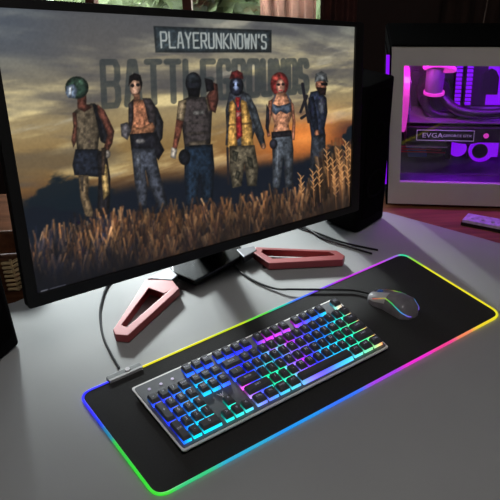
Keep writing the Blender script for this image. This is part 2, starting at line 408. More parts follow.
# soft polygon and stroke brushes in drawing coordinates
def region(x0,x1,y0,y1,pad=3):
    m = (GX > x0-pad)&(GX < x1+pad)&(GY > y0-pad)&(GY < y1+pad)
    r = np.where(m.any(1))[0]; c = np.where(m.any(0))[0]
    if len(r) == 0 or len(c) == 0: return None
    return slice(r[0],r[-1]+1), slice(c[0],c[-1]+1)
def poly(pts, col, a=1.0, soft=.9, grad=None):
    P = np.array(pts, float); rg = region(P[:,0].min(),P[:,0].max(),P[:,1].min(),P[:,1].max())
    if rg is None: return
    x = GX[rg]; y = GY[rg]; inside = np.zeros(x.shape, bool); d = np.full(x.shape, 1e9)
    for i in range(len(P)):
        x0,y0 = P[i-1]; x1,y1 = P[i]
        c = ((y0 > y) != (y1 > y)); xx = x0+(y-y0)*(x1-x0)/((y1-y0) if y1 != y0 else 1e-9)
        inside ^= c & (x < xx)
        t = np.clip(((x-x0)*(x1-x0)+(y-y0)*(y1-y0))/max((x1-x0)**2+(y1-y0)**2,1e-9),0,1)
        d = np.minimum(d, np.hypot(x-x0-t*(x1-x0), y-y0-t*(y1-y0)))
    sd = np.where(inside, -d, d); al = np.clip(.5-sd/soft,0,1)*a
    cc = np.array(col, float)
    w_ = min(P[:,0].max()-P[:,0].min(), 14)*.3+.5; xr = (x-P[:,0].min())/max(P[:,0].max()-P[:,0].min(),1)
    sh = (1+.62*(fbm(x/2.4,y/2.8,77,3)-.5)*2)*(.42+.55*np.clip(d/w_,0,1))*(1.12-.3*xr)
    IMG[rg] = IMG[rg]*(1-al[...,None])+(cc*sh[...,None])*al[...,None]
def stroke(x0,y0,x1,y1,w0,w1,col,a=1.0,soft=.8):
    rg = region(min(x0,x1),max(x0,x1),min(y0,y1),max(y0,y1),max(w0,w1)+2)
    if rg is None: return
    x = GX[rg]; y = GY[rg]
    t = np.clip(((x-x0)*(x1-x0)+(y-y0)*(y1-y0))/max((x1-x0)**2+(y1-y0)**2,1e-9),0,1)
    d = np.hypot(x-x0-t*(x1-x0), y-y0-t*(y1-y0))-(w0+(w1-w0)*t)/2
    al = np.clip(.5-d/soft,0,1)[...,None]*a
    IMG[rg] = IMG[rg]*(1-al)+np.array(col, float)*al
def ell(cx,cy,rx,ry,col,a=1.0,soft=.9):
    poly([(cx+rx*math.cos(k*PI/10),cy+ry*math.sin(k*PI/10)) for k in range(20)], col, a, soft)

# writing
G = {'P':[[(0,1),(0,0),(.85,0),(1,.12),(1,.42),(.85,.55),(0,.55)]], 'L':[[(0,0),(0,1),(1,1)]], 'A':[[(0,1),(.35,0),(.65,0),(1,1)],[(.18,.68),(.82,.68)]],
 'Y':[[(0,0),(.5,.5),(1,0)],[(.5,.5),(.5,1)]], 'E':[[(1,0),(0,0),(0,1),(1,1)],[(0,.5),(.8,.5)]], 'R':[[(0,1),(0,0),(.85,0),(1,.12),(1,.4),(.85,.52),(0,.52)],[(.5,.52),(1,1)]],
 'U':[[(0,0),(0,.88),(.15,1),(.85,1),(1,.88),(1,0)]], 'N':[[(0,1),(0,0),(1,1),(1,0)]], 'K':[[(0,0),(0,1)],[(1,0),(.05,.52),(1,1)]], 'O':[[(.15,0),(.85,0),(1,.12),(1,.88),(.85,1),(.15,1),(0,.88),(0,.12),(.15,0)]],
 'W':[[(0,0),(.22,1),(.5,.3),(.78,1),(1,0)]], "'":[[(.5,0),(.5,.2)]], 'S':[[(1,.16),(.85,0),(.15,0),(0,.14),(0,.36),(.15,.48),(.85,.54),(1,.66),(1,.88),(.85,1),(.15,1),(0,.86)]],
 'B':[[(0,0),(0,1),(.85,1),(1,.88),(1,.62),(.85,.5),(1,.38),(1,.12),(.85,0),(0,0)],[(0,.5),(.85,.5)]], 'T':[[(0,0),(1,0)],[(.5,0),(.5,1)]],
 'G':[[(1,.2),(1,.12),(.85,0),(.15,0),(0,.12),(0,.88),(.15,1),(.85,1),(1,.88),(1,.55),(.6,.55)]], 'D':[[(0,0),(0,1),(.8,1),(1,.85),(1,.15),(.8,0),(0,0)]]}
def word(s, quad, col, a, w, gap=.22, narrow=None):
    Hq = homog([(0,0),(1,0),(1,1),(0,1)], quad); adv = [(.3 if c == "'" else 1) for c in s]
    tot = sum(adv)+gap*(len(s)-1); x = 0
    acc = None; rg = region(min(q[0] for q in quad),max(q[0] for q in quad),min(q[1] for q in quad),max(q[1] for q in quad),4)
    X = GX[rg]; Y = GY[rg]; D = np.full(X.shape, 1e9)
    for c, ad in zip(s, adv):
        for st_ in G[c]:
            q = [happ(Hq, (x+p[0]*ad)/tot, p[1]) for p in st_]
            for (x0,y0),(x1,y1) in zip(q[:-1], q[1:]):
                t = np.clip(((X-x0)*(x1-x0)+(Y-y0)*(y1-y0))/max((x1-x0)**2+(y1-y0)**2,1e-9),0,1)
                D = np.minimum(D, np.hypot(X-x0-t*(x1-x0), Y-y0-t*(y1-y0)))
        x += ad+gap
    al = (np.clip(.5-(D-w/2)/.8,0,1)*a)[...,None]*(1-.25*fbm(X/3,Y/3,55,2))[...,None]
    IMG[rg] = IMG[rg]*(1-al)+np.array(col,float)*al
word('BATTLEGROUNDS', [(102,62),(306,61),(306,91),(104,106)], (44,50,52), .8, 6.2, gap=.62)
poly([(153,26),(271,30),(271,52.5),(155,52.5)], (38,48,54), .86)
word("PLAYERUNKNOWN'S", [(160,32),(265.5,35),(265.5,48.5),(161,47.5)], (168,174,170), .95, 1.7, gap=.5)

SK = (142,98,78); SKD = (92,54,44); DK = (24,26,32)
# figure A: helmeted person turned left, tan vest top, shorts
poly([(90,103),(97,105),(108,128),(108,145),(101,142),(94,122)], (38,38,44))
poly([(72,113),(80,106),(94,103),(99,108),(100,126),(97,153),(77,153),(75,132)], (84,74,60))
poly([(77,97),(86,95),(86,104),(92,107),(84,112),(77,108)], SKD)
poly([(97,104),(104,110),(109,120),(114,131),(112,143),(108,151),(103,149),(107,135),(102,122),(97,113)], (112,66,54))
poly([(72,113),(76,112),(77,125),(76,141),(73,148),(71,140),(73,127)], (100,62,50))
poly([(92,104),(95,104),(101,124),(103,140),(100,141),(97,124)], (30,30,36))
ell(76.5,87.5,11.8,11.3,(40,58,48)); poly([(66,86),(74,84),(77,90),(75,98),(68,98),(65,93)], (130,148,172)); poly([(68,87),(72,86),(71,96),(68,95)], (205,215,225)); ell(80,82,5,4,(70,96,78),.7)
poly([(75,149),(98,149),(101,172),(99,177),(74,175),(72,165)], (30,34,44))
poly([(97,150),(106,152),(110,178),(109,214),(97,216),(98,178)], (34,32,36))
poly([(78,175),(88,175),(88,196),(93,212),(92,217),(85,216),(80,198)], (134,112,84)); poly([(80,176),(83,176),(83,192),(81,190)], (70,62,54))
poly([(103,160),(107,166),(109,194),(103,200),(101,178)], (176,146,92)); ell(107,154,3.2,4.2,(150,140,130))
poly([(101,148),(106,147),(104,175),(101,175)], (60,48,40))
# figure B: dark haired person in open waistcoat, hands at waist
poly([(146,98),(157,108),(163,122),(162,138),(154,150),(146,146)], (38,38,42))
poly([(129,104),(134,98),(142,100),(146,98),(153,104),(154,130),(151,140),(130,140),(130,124)], (158,104,76))
poly([(142,98),(150,98),(155,106),(156,128),(148,122),(145,108)], (60,54,56)); poly([(128,104),(133,99),(133,118),(131,130),(128,126)], (52,46,48))
poly([(131,126),(140,128),(152,122),(155,128),(146,136),(134,134)], (186,126,90))
poly([(120,124),(127,122),(131,130),(127,140),(121,136)], (96,92,96))
ell(135,87,5.6,9.5,(172,134,112)); poly([(128,86),(129,76),(134,73),(140,75),(142,83),(141,90),(139,81),(133,80),(130,83)], (24,20,22)); ell(132,85.5,1.9,1.7,(30,28,32)); ell(137.5,84.8,1.9,1.7,(30,28,32)); poly([(133,94),(139,93),(140,100),(134,101)], (140,96,74))
poly([(129,134),(156,132),(160,142),(164,150),(158,160),(150,150),(131,150)], (28,28,34)); ell(140,141,5,2.5,(190,185,180),.6)
poly([(131,148),(154,148),(160,176),(168,206),(158,208),(149,186),(145,170),(147,190),(146,206),(138,206),(134,180)], (62,66,76)); poly([(134,152),(140,152),(141,180),(138,180)], (96,100,108),.7)
# figure C: person in black helmet and chest vest, one arm raised
poly([(178,102),(188,97),(206,97),(212,104),(210,144),(184,146),(181,122),(176,120)], (58,52,52))
poly([(178,101),(186,99),(185,112),(183,122),(176,119)], (142,124,98)); poly([(205,97),(210,98),(212,108),(208,112)], (132,116,92))
poly([(176,119),(183,121),(180,136),(176,150),(172,148),(174,134)], (132,76,60)); poly([(171,147),(177,149),(175,159),(170,157)], (196,186,172))
poly([(206,96),(210,90),(212,82),(217,84),(218,100),(215,113),(209,110)], (88,52,44)); poly([(204,78),(212,80),(214,90),(206,92)], (26,24,28))
ell(193,83,8.0,11,(26,28,34)); ell(192,78,6.5,5,(48,54,60),.8); poly([(187,88),(200,88),(199,97),(188,97)], (16,16,20))
poly([(192,111),(204,110),(204,114),(193,115)], (200,196,190),.8); poly([(186,121),(210,120),(210,123),(186,124)], (96,88,84),.7); poly([(186,132),(208,131),(208,134),(187,135)], (90,80,72),.7)
poly([(188,142),(206,140),(207,147),(189,148)], (110,98,84)); poly([(184,146),(212,144),(214,168),(212,204),(202,206),(200,176),(196,204),(186,206),(184,176)], (26,38,52)); ell(184,157,6,8,(24,26,32))
# figure D: red cap, pale mask, mustard jacket over a red shirt
poly([(229,92),(236,88),(248,94),(256,108),(262,130),(265,144),(261,148),(254,132),(250,146),(229,146),(226,128),(225,110)], (56,60,68))
poly([(229,102),(236,98),(237,148),(226,149),(226,126)], (190,144,76)); poly([(239,98),(246,102),(251,120),(253,146),(241,148)], (196,150,80)); poly([(228,124),(252,122),(252,124),(228,126)], (110,84,52),.6)
poly([(235,97),(240,97),(242,136),(236,140)], (158,44,46)); poly([(236,112),(241,112),(241,116),(236,117)], (190,150,140),.7); stroke(231,96,238,110,1.4,1.2,(40,42,50)); stroke(241,96,238,110,1.4,1.2,(40,42,50)); poly([(244,94),(250,96),(258,116),(264,134),(262,142),(256,132),(250,112)], (74,80,86))
poly([(227,112),(229,112),(227,145),(225,145)], (66,66,70))
ell(236,86,6,9,(34,34,44)); ell(236,86,7,10,(36,38,50)); ell(235.5,85,3.4,5.6,(128,142,176)); poly([(231,84),(234,83),(234,86),(232,87)], DK); poly([(236.5,83),(239.5,84),(238.5,87),(236.5,86)], DK); poly([(229,79),(231,72),(237,70),(242,73),(243,79),(236,78)], (112,42,42))
poly([(229,146),(254,145),(258,168),(256,186),(247,186),(244,164),(241,186),(232,188),(229,168)], (92,84,68)); poly([(232,150),(238,152),(236,162),(232,160)], (60,58,48)); poly([(246,156),(252,158),(253,168),(248,166)], (58,56,46)); poly([(236,170),(240,172),(238,180),(234,178)], (62,60,50))
ell(263,146,2.4,3,(180,130,100)); stroke(227,148,228,184,2.4,2.0,(34,30,32))
# figure E: red bobbed hair, blue-grey crop top, grey jeans
ell(279,84,9,12,(136,48,46)); ell(276,78,5,4,(178,78,66),.7); ell(280,86,4.6,7.2,(190,138,116)); ell(278,84.6,1.6,1.3,(30,24,28)); ell(282.6,84.2,1.6,1.3,(30,24,28)); stroke(278.5,90.5,281.5,90.3,1,1,(150,50,56))
poly([(276,93),(284,92),(291,100),(292,114),(288,124),(290,134),(272,135),(274,124),(270,112),(271,100)], (204,142,108))
poly([(271,103),(278,106),(286,104),(291,102),(291,111),(286,114),(280,111),(275,115),(271,111)], (94,108,128)); stroke(272,103,275,95,1.2,1.2,(60,66,80)); stroke(290,102,287,94,1.2,1.2,(60,66,80))
poly([(268,101),(272,99),(271,116),(268,128),(270,136),(267,137),(265,126)], (176,112,86)); poly([(290,101),(293,104),(295,122),(294,140),(291,140),(292,122)], (186,120,92)); poly([(266,104),(269,110),(268,134),(265,128)], (36,36,44))
poly([(271,132),(291,131),(293,150),(292,186),(285,188),(283,158),(279,188),(272,188),(272,156)], (74,80,88)); poly([(271,132),(291,130),(291,136),(271,138)], (44,40,46)); ell(273,144,4,5,(40,40,48)); poly([(276,145),(279,145),(278,170),(276,170)], (120,126,134),.6)
# figure F: bearded person in grey cap and dark jacket turned right, rifle on back
poly([(310,92),(319,90),(326,98),(327,112),(324,128),(325,136),(311,138),(309,124),(307,106)], (38,44,60)); ell(321,106,3.5,8,(104,106,112),.6)
stroke(302,84,308,122,3.2,2.4,(26,26,32)); stroke(306,96,300,112,3.4,2.6,(30,28,32)); stroke(301,118,310,112,3,2,(28,26,30))
poly([(308,98),(313,96),(317,118),(318,130),(314,132),(310,118)], (30,36,50)); ell(316.5,133,2.6,3.4,(172,112,84))
ell(320.5,85,5.6,7.2,(158,104,82)); poly([(316,87),(326,88),(325,95),(319,95)], (42,30,28)); poly([(314,82),(315,74),(321,71),(326,74),(327,80),(328,82),(320,81)], (116,120,122)); poly([(320,82.5),(327,82.5),(327,85.5),(321,85.5)], (26,24,28))
poly([(311,136),(325,134),(325,156),(322,184),(314,188),(315,160),(312,184),(309,184),(310,154)], (52,56,64))

# wheat and grass, back to front
rs = np.random.RandomState(9)
def gline(x): return np.interp(x, [30,60,100,150,200,260,310,330,352], [240,226,214,210,204,196,184,166,156])
layer((30,28,34), sst(-4,14, GY-(gline(GX)+10))*.85)
pal_r = [(212,150,92),(186,124,74),(124,80,52),(96,62,44),(214,160,108),(60,42,38)]
pal_l = [(58,54,64),(92,72,64),(38,42,60),(130,98,76),(28,32,48)]
for k in range(3600):
    x = rs.uniform(28,354); depth = rs.rand()**1.1 if k > 900 else rs.rand()*.25
    depth = (k/3600.)*.9+rs.rand()*.1
    yb = gline(x)+8+depth*88*np.interp(x,[30,200,352],[1,.95,.75])
    top = yb-rs.uniform(12,30)*(.7+.6*(x>320))
    w = rs.uniform(.5,1.25); lean = rs.uniform(-7,7)
    t = np.clip((x-60)/110.+(.55-depth)*1.1+rs.uniform(-.35,.35),0,1)
    c = np.array(pal_r[rs.randint(6)] if rs.rand() < t else pal_l[rs.randint(5)], float)
    c *= rs.uniform(.45,1.0)*(.35+1.35*float(vnoise(np.array(x/9.),np.array((yb+50)/13.),88)))*np.interp(depth,[0,.5,1],[.95,.9,.45])
    stroke(x,yb,x+lean,top,w*.8,w*1.7,c,.7,1.8)
# wheat ears at the right and middle
for (x,y) in [(338,150),(345,142),(332,160),(326,152),(350,150),(300,176),(312,172),(318,168),(340,165),(347,168),(334,178)]:
    for j in range(7):
        stroke(x+j*.3,y+j*3,x+(3 if j%2 else -3)+j*.3,y+j*3-3.5,1.3,.6,(206,150,96),.8)
    stroke(x,y,x+2,y+34,1.1,1.0,(170,116,70),.8)
layer((10,14,26), (1-sst(.0,.3,uu))*sst(.84,1.0,YY)*.7)
layer((10,10,14), sst(.80,1.0,YY)*.6)
stroke(41,291,47,289.4,1.2,1.2,(110,112,120),.8)
for k in range(8): stroke(50+k*2.0,288.6-k*.56,51+k*2.0,288.3-k*.56,.9,.9,(90,92,104),.7)
IMG *= (1+.05*(fbm(GX/2.2,GY/2.2,91,2)-.5)*2)[...,None]
IMG = np.clip(IMG*1.06,0,255)/255.
LIN = np.where(IMG <= .04045, IMG/12.92, ((IMG+.055)/1.055)**2.4)
V = np.stack([LX.ravel(), LY.ravel()],1)
W3 = np.array(mo)[None]+V[:,:1]*np.array(ex)[None]+V[:,1:]*np.array(ez)[None]+.0015*np.array(en)[None]
W3 -= np.array(org(mon))[None]
me = bpy.data.meshes.new('screen'); me.vertices.add(NU*NV); me.vertices.foreach_set('co', W3.astype(np.float32).ravel())
ii = (np.arange(NV-1)[:,None]*NU+np.arange(NU-1)[None]).ravel(); Q = np.stack([ii,ii+1,ii+1+NU,ii+NU],1).astype(np.int32)
me.loops.add(Q.size); me.loops.foreach_set('vertex_index', Q.ravel()); me.polygons.add(len(Q))
me.polygons.foreach_set('loop_start', np.arange(0,Q.size,4,dtype=np.int32)); me.update(calc_edges=True)
a = me.color_attributes.new('Col','FLOAT_COLOR','POINT')
a.data.foreach_set('color', np.concatenate([LIN.reshape(-1,3), np.ones((NU*NV,1))],1).astype(np.float32).ravel())
me.materials.append(M['screen']); sc = bpy.data.objects.new('screen', me); COL.objects.link(sc); sc.parent = mon
MB().prism(SQ, -.011, 0, mT).build('panel_backing', M['black'], mon)

# stand
hub = [(-.157,1.1309),(-.1095,1.0963),(-.0210,1.1777),(-.0140,1.205),(-.05,1.30),(-.17,1.23)]
MB().prism(hub, .0055, .018).build('stand_base', M['gloss_black'], mon, bevel=.003)
b = MB(); b.prism([(-.105,1.185),(-.055,1.215),(-.075,1.25),(-.125,1.22)], .018, .30)
b.build('stand_neck', M['gloss_black'], mon, bevel=.004)
b = MB(); p0 = Vector((-.085,1.20,.27)); p1 = mT((.35,.17,-.046)); b.tube([p0,(p0+p1)/2,p1], .028, 16)
b.build('tilt_joint', M['gloss_black'], mon, smooth=True)
MB().prism([(-.2027,1.109),(-.1547,1.0991),(-.1441,1.1159),(-.1624,1.1457)], .0055,.020).build('connector', M['grey_metal'], mon, bevel=.002)['label'] = 'grey metal connector of the left foot'
MB().prism([(-.0292,1.2054),(-.0129,1.1733),(.0145,1.1986),(.0087,1.2168)], .0055,.020).build('connector', M['grey_metal'], mon, bevel=.002)['label'] = 'grey metal connector of the right foot'
LO = [(-.2063,1.1057),(-.155,1.104),(-.1382,1.071),(-.2187,.9336),(-.242,.9377),(-.2477,.9519)]
LI = [(-.197,1.0766),(-.1657,1.0561),(-.1588,1.0640),(-.2229,.9591),(-.2290,.9611),(-.2337,.9654)]
o = MB().ring(LO, LI, .003,.019).build('stand_foot', M['red'], mon, bevel=.0015); o['label'] = 'pinkish red hollow foot at the left'
RO = [(.0128,1.2133),(.179,1.1889),(.1935,1.1676),(.1874,1.1529),(.0374,1.1488),(.006,1.1933)]
RI = [(.0263,1.2025),(.1628,1.1839),(.1737,1.1735),(.1700,1.1700),(.0462,1.1657),(.0245,1.1910)]
o = MB().ring(RO, RI, .003,.019).build('stand_foot', M['red'], mon, bevel=.0015); o['label'] = 'deep red hollow foot at the right'
for x,y in ((-.235,.95),(-.15,1.085),(.178,1.165),(.03,1.163),(-.15,1.22),(-.06,1.27)):
    MB().cyl((x,y,0),(0,0,1),.006,.006,.004,12).build('rubber_pad', M['black'], mon)

# ------------------------------------------------------------------ speakers
def speaker(P, u, w, lu, lw, h, label, cone_face):
    P = Vector((P[0],P[1],0)); u = Vector((u[0],u[1],0)).normalized(); w = Vector((w[0],w[1],0)).normalized()
    c = P+u*lu/2+w*lw/2
    r = thing('speaker', (c.x,c.y,0), label, 'speaker', 'desktop speakers beside the monitor')
    q = round_poly([tuple((P+u*a+w*b_).xy) for a,b_ in ((0,0),(lu,0),(lu,lw),(0,lw))], .012, 5)
    MB().prism(q, .004, h).build('cabinet', M['speaker'], r, bevel=.003)
    # grille on the face spanned by u at w = 0
    def T(p): return P+u*p[0]-w*p[2]+Vector((0,0,p[1]))
    MB().prism(round_poly([(.014,.03),(lu-.014,.03),(lu-.014,h-.02),(.014,h-.02)],.01,4), 0, .004, T).build('grille', M['mesh_black'], r, bevel=.001)
    for z_,rd in ((h*.33,.032),(h*.7,.018)):
        b = MB(); n = 24
        ringp = [(lu/2+rd*math.cos(2*PI*k/n), z_+rd*math.sin(2*PI*k/n)) for k in range(n)]; inn = [(lu/2+rd*.85*math.cos(2*PI*k/n), z_+rd*.85*math.sin(2*PI*k/n)) for k in range(n)]
        b.ring(ringp, inn, .0042, .007, T); b.build('driver_ring', M['speaker'], r)
    for s_,t_ in ((.02,.02),(lu-.02,.02),(.02,lw-.02),(lu-.02,lw-.02)):
        q_ = P+u*s_+w*t_; MB().cyl((q_.x,q_.y,0),(0,0,1),.007,.007,.004,10).build('rubber_foot', M['black'], r)
    return r
speaker((.2337,1.279), (.0747,.0709), (-.0709,.0747), .103, .10, .33, 'black speaker standing behind the right end of the monitor', 0)
speaker((-.412,.944), (-.46,-.89), (-.89,.46), .11, .12, .33, 'black speaker at the left edge of the desk in front of the monitor', 0)

# ------------------------------------------------------------------ mouse mat
MQ = [(-.2822,.8069),(-.1371,.6028),(.4521,.9765),(.3176,1.1931)]
mp_ = thing('mouse_mat', (.08,.9,0), 'large black mat with glowing rainbow edge under the keyboard', 'mouse mat')
ro = round_poly(MQ, .022, 8)
MB().prism(ro, 0, .0035).build('cloth', M['mat'], mp_)
edge_stops = [(0,(40,40,250)),(.001,(40,40,250))]
# colour anchors along the edge: position on the desk and colour
def uv2(u,v):
    Hm = homog([(0,1),(0,0),(1,0),(1,1)], MQ); return happ(Hm,u,v)
EA = [(0,1,(50,50,255)),(.06,1,(60,60,250)),(0,.8,(50,40,250)),(.17,1,(225,215,20)),(.3,1,(215,215,20)),(.42,1,(190,210,20)),(.5,1,(90,200,60)),(.56,1,(40,190,160)),(.62,1,(60,110,230)),(.7,1,(120,70,230)),(.78,1,(180,40,210)),(.9,1,(190,60,220)),(.965,1,(150,90,210)),(1,1,(30,210,150)),
      (1,.85,(140,200,50)),(1,.7,(220,210,30)),(1,.4,(225,210,30)),(1,.1,(225,210,30)),(1,0,(215,210,30)),(.93,0,(220,200,40)),(.86,0,(225,130,90)),(.8,0,(225,60,140)),(.7,0,(225,40,200)),(.6,0,(160,60,220)),(.48,0,(50,110,235)),(.35,0,(30,140,225)),(.2,0,(40,160,200)),(.08,0,(50,190,120)),(0,0,(60,210,50)),
      (0,.2,(50,205,50)),(0,.45,(50,190,60)),(0,.6,(30,120,160)),(0,.7,(30,60,230))]
EP = [(uv2(u,v), np.array([s2l(int(c_)) for c_ in c])) for u,v,c in EA]
def ecol(x,y):
    W = 0; S = np.zeros(3)
    for (p,c) in EP:
        w = 1/((p[0]-x)**2+(p[1]-y)**2+2e-5)**2; W += w; S += c*w
    S = S/W; return (float(S[0]),float(S[1]),float(S[2]),1)
dense = []
for i in range(len(ro)):
    a_ = Vector(ro[i]); b_ = Vector(ro[(i+1)%len(ro)]); k = max(1,int((b_-a_).length/.01))
    for j in range(k): dense.append(a_.lerp(b_, j/k))
MB().tube([(p.x,p.y,.0030) for p in dense], .0024, 8, closed=True, cols=[ecol(p.x,p.y) for p in dense]).build('light_edge', M['glow'], mp_, smooth=True)
# controller box on the back left edge
cq = [uv2(.072,1.035),(uv2(.072,.985)),(uv2(.160,.985)),(uv2(.160,1.035))]
ct = MB().prism(round_poly([tuple(p) for p in cq],.004,4), .0005, .0085).build('controller', M['ctrl_top'], mp_, bevel=.0015)
ct['label'] = 'grey control box clipped on the back edge'
c2 = [uv2(.074,.995),(uv2(.074,.978)),(uv2(.158,.978)),(uv2(.158,.995))]
MB().prism([tuple(p) for p in c2], .001, .0088).build('front_strip', M['ctrl'], ct)
bx = uv2(.125,1.015); MB().cyl((bx[0],bx[1],.0085),(0,0,1),.005,.0045,.0015,16).build('button', M['white_plastic'], ct)
def cable(name, pts, r, m, label): 
    P = smooth_path(pts, 8)
    return tag(MB().tube(P, r, 8).build(name, m, smooth=True), label, 'cable')
cable('cable', [(-.235,1.19,.0025),(-.270,1.15,.0025),(-.286,1.1115,.0025),(-.2879,1.0517,.0025),(-.2824,1.0079,.0025),(-.2681,.9547,.0025),(-.2486,.9101,.0025),(-.233,.880,.0035),(-.226,.866,.005)], .0022, M['cable_grey'], 'thin grey cable running from under the monitor to the mat controller')

# ------------------------------------------------------------------ keyboard
KQ = [(-.1953,.8049),(-.1056,.6742),(.2276,.8851),(.1556,1.0271)]    # back left, front left, front right, back right
kb = thing('keyboard', (.02,.85,.0035), 'full size keyboard with black keys and rainbow backlight on the mat', 'keyboard')
KW,KD = 23.0,6.75
HK = homog([(0,KD),(0,0),(KW,0),(KW,KD)], KQ); HKi = np.linalg.inv(HK)
def kT(p): x,y = happ(HK, p[0], p[1]); return (float(x),float(y),p[2])
KP = round_poly([(0,KD),(0,0),(KW,0),(KW,KD)], .25, 4)
def infl(P,d): 
    return [(min(max(p[0]+(d if p[0] > KW/2 else -d),-9),99), p[1]+(d if p[1] > KD/2 else -d)) for p in P]
MB().prism(infl(KP,-.12), .0055, .0125, kT).build('lower_case', M['black'], kb)
MB().prism(infl(KP,.07), .0120, .0150, kT).build('edge_trim', M['bevel'], kb, bevel=.0006)['label'] = 'bright polished edge of the keyboard'
MB().prism(infl(KP,-.10), .0146, .0162, kT).build('top_plate', M['plate'], kb, bevel=.0005)
for (x,y) in ((1,.6),(KW-1,.6),(1,KD-.6),(KW-1,KD-.6)):
    c = kT((x,y,0)); MB().cyl((c[0],c[1],.0036),(0,0,1),.006,.006,.002,10).build('rubber_foot', M['black'], kb)
# backlight colours at places on the board
KA = [((150,392),(20,190,190)),((160,402),(60,80,240)),((178,436),(40,60,240)),((200,440),(20,200,220)),((208,388),(40,180,220)),((190,372),(60,120,255)),((215,380),(40,120,240)),((225,408),(20,200,180)),((238,405),(60,210,190)),((205,362),(60,80,255)),((228,350),(50,60,250)),((222,368),(60,120,255)),((240,395),(30,180,190)),
      ((232,385),(70,110,255)),((246,392),(230,80,220)),((240,372),(40,50,250)),((250,380),(40,60,250)),((258,386),(60,60,240)),((255,355),(40,60,230)),((268,338),(200,60,220)),((250,345),(90,60,240)),((278,362),(70,60,235)),((290,345),(180,50,210)),((275,350),(170,50,220)),((288,325),(210,70,220)),((270,330),(190,90,240)),
      ((300,322),(120,80,250)),((310,312),(50,110,250)),((322,305),(60,190,240)),((334,300),(60,220,210)),((300,340),(110,90,230)),((312,335),(60,110,230)),((325,325),(30,150,220)),((335,318),(30,190,190)),((345,318),(40,200,170)),((356,326),(60,200,140)),((345,310),(190,170,150)),((352,318),(230,190,150)),((362,325),(230,170,120)),((374,328),(225,190,130)),((382,336),(240,70,80)),((366,340),(60,210,150)),((372,336),(220,180,100)),
      ((350,340),(30,220,190)),((330,352),(40,190,230)),((312,362),(50,80,250)),((304,362),(190,70,250)),((294,368),(150,120,240)),((285,374),(40,210,150)),((270,382),(40,210,150)),((258,388),(90,110,240)),((280,352),(70,190,160)),((300,350),(120,110,230)),((320,342),(30,130,220)),((340,333),(40,200,160)),((272,362),(80,200,170)),((315,325),(60,120,240))]
HC = homog([(132,388),(183,450),(388,346),(335,298)], [(0,KD),(0,0),(KW,0),(KW,KD)])
KC = [(happ(HC,*p), np.array([s2l(int(c_)) for c_ in c])) for p,c in KA]
def kcol(x,y,k=1.0):
    W = 0; S = np.zeros(3)
    for (p,c) in KC:
        w = 1/((p[0]-x)**2+(p[1]-y)**2+.08)**2; W += w; S += c*w
    S = S/W; mx_ = S.max(); S = S*(S/mx_)**.35*k; return (float(S[0]),float(S[1]),float(S[2]),1)
keys = []   # name, x0, x1, y0, y1 (units), legend
OX,OY = .25,.22
def row_y(r): return OY+(5-r)*1.0+(.22 if r == 0 else 0)     # r=0 function row at the back, 5 the space-bar row
def put(name, x, w, r, leg, rows=1):
    y0 = row_y(r+rows-1); y1 = row_y(r)+1.0
    keys.append((name, OX+x, OX+x+w, y0, y1, leg))
# number block at the left end, then the arrow block, then the main block
put('number_pad_key',0,1,1,'-'); put('number_pad_key',1,1,1,'*'); put('number_pad_key',2,1,1,'/'); put('number_pad_key',3,1,1,'NUM')
put('number_pad_plus_key',0,1,2,'+',2); put('number_pad_enter_key',0,1,4,'ENT',2)
for i,s_ in enumerate('987'): put('number_pad_key',1+i,1,2,s_)
for i,s_ in enumerate('654'): put('number_pad_key',1+i,1,3,s_)
for i,s_ in enumerate('321'): put('number_pad_key',1+i,1,4,s_)
put('number_pad_key',1,1,5,'.'); put('number_pad_zero_key',2,2,5,'0')
for i,s_ in enumerate(('PAU','SCR','PRT')): put('keycap',4.25+i,1,0,s_)
for i,s_ in enumerate(('PGU','HOM','INS')): put('keycap',4.25+i,1,1,s_)
for i,s_ in enumerate(('PGD','END','DEL')): put('keycap',4.25+i,1,2,s_)
put('arrow_key',5.25,1,4,'^')
for i,s_ in enumerate(('>','v','<')): put('arrow_key',4.25+i,1,5,s_)
x = 7.5
for i in range(4): put('function_key',x+i,1,0,'F%d'%(12-i))
for i in range(4): put('function_key',x+4.5+i,1,0,'F%d'%(8-i))
for i in range(4): put('function_key',x+9+i,1,0,'F%d'%(4-i))
put('escape_key',x+14,1,0,'ESC')
put('backspace_key',x,2,1,'BACK')
for i,s_ in enumerate('=-0987654321~'): put('keycap',x+2+i,1,1,s_)
put('keycap',x,1.5,2,'\\')
for i,s_ in enumerate('][POIUYTREWQ'): put('keycap',x+1.5+i,1,2,s_)
put('tab_key',x+13.5,1.5,2,'TAB')
put('enter_key',x,2.25,3,'ENTER')
for i,s_ in enumerate("';LKJHGFDSA"): put('keycap',x+2.25+i,1,3,s_)
put('caps_lock_key',x+13.25,1.75,3,'CAPS')
put('shift_key',x,2.75,4,'SHIFT')
for i,s_ in enumerate('/.,MNBVCXZ'): put('keycap',x+2.75+i,1,4,s_)
put('shift_key',x+12.75,2.25,4,'SHIFT')
for i,s_ in enumerate(('CTRL','FN','WIN','ALT')): put('modifier_key',x+1.25*i,1.25,5,s_)
put('space_bar',x+5,6.25,5,None)
for i,s_ in enumerate(('ALT','WIN','CTRL')): put('modifier_key',x+11.25+1.25*i,1.25,5,s_)
TXT = {}
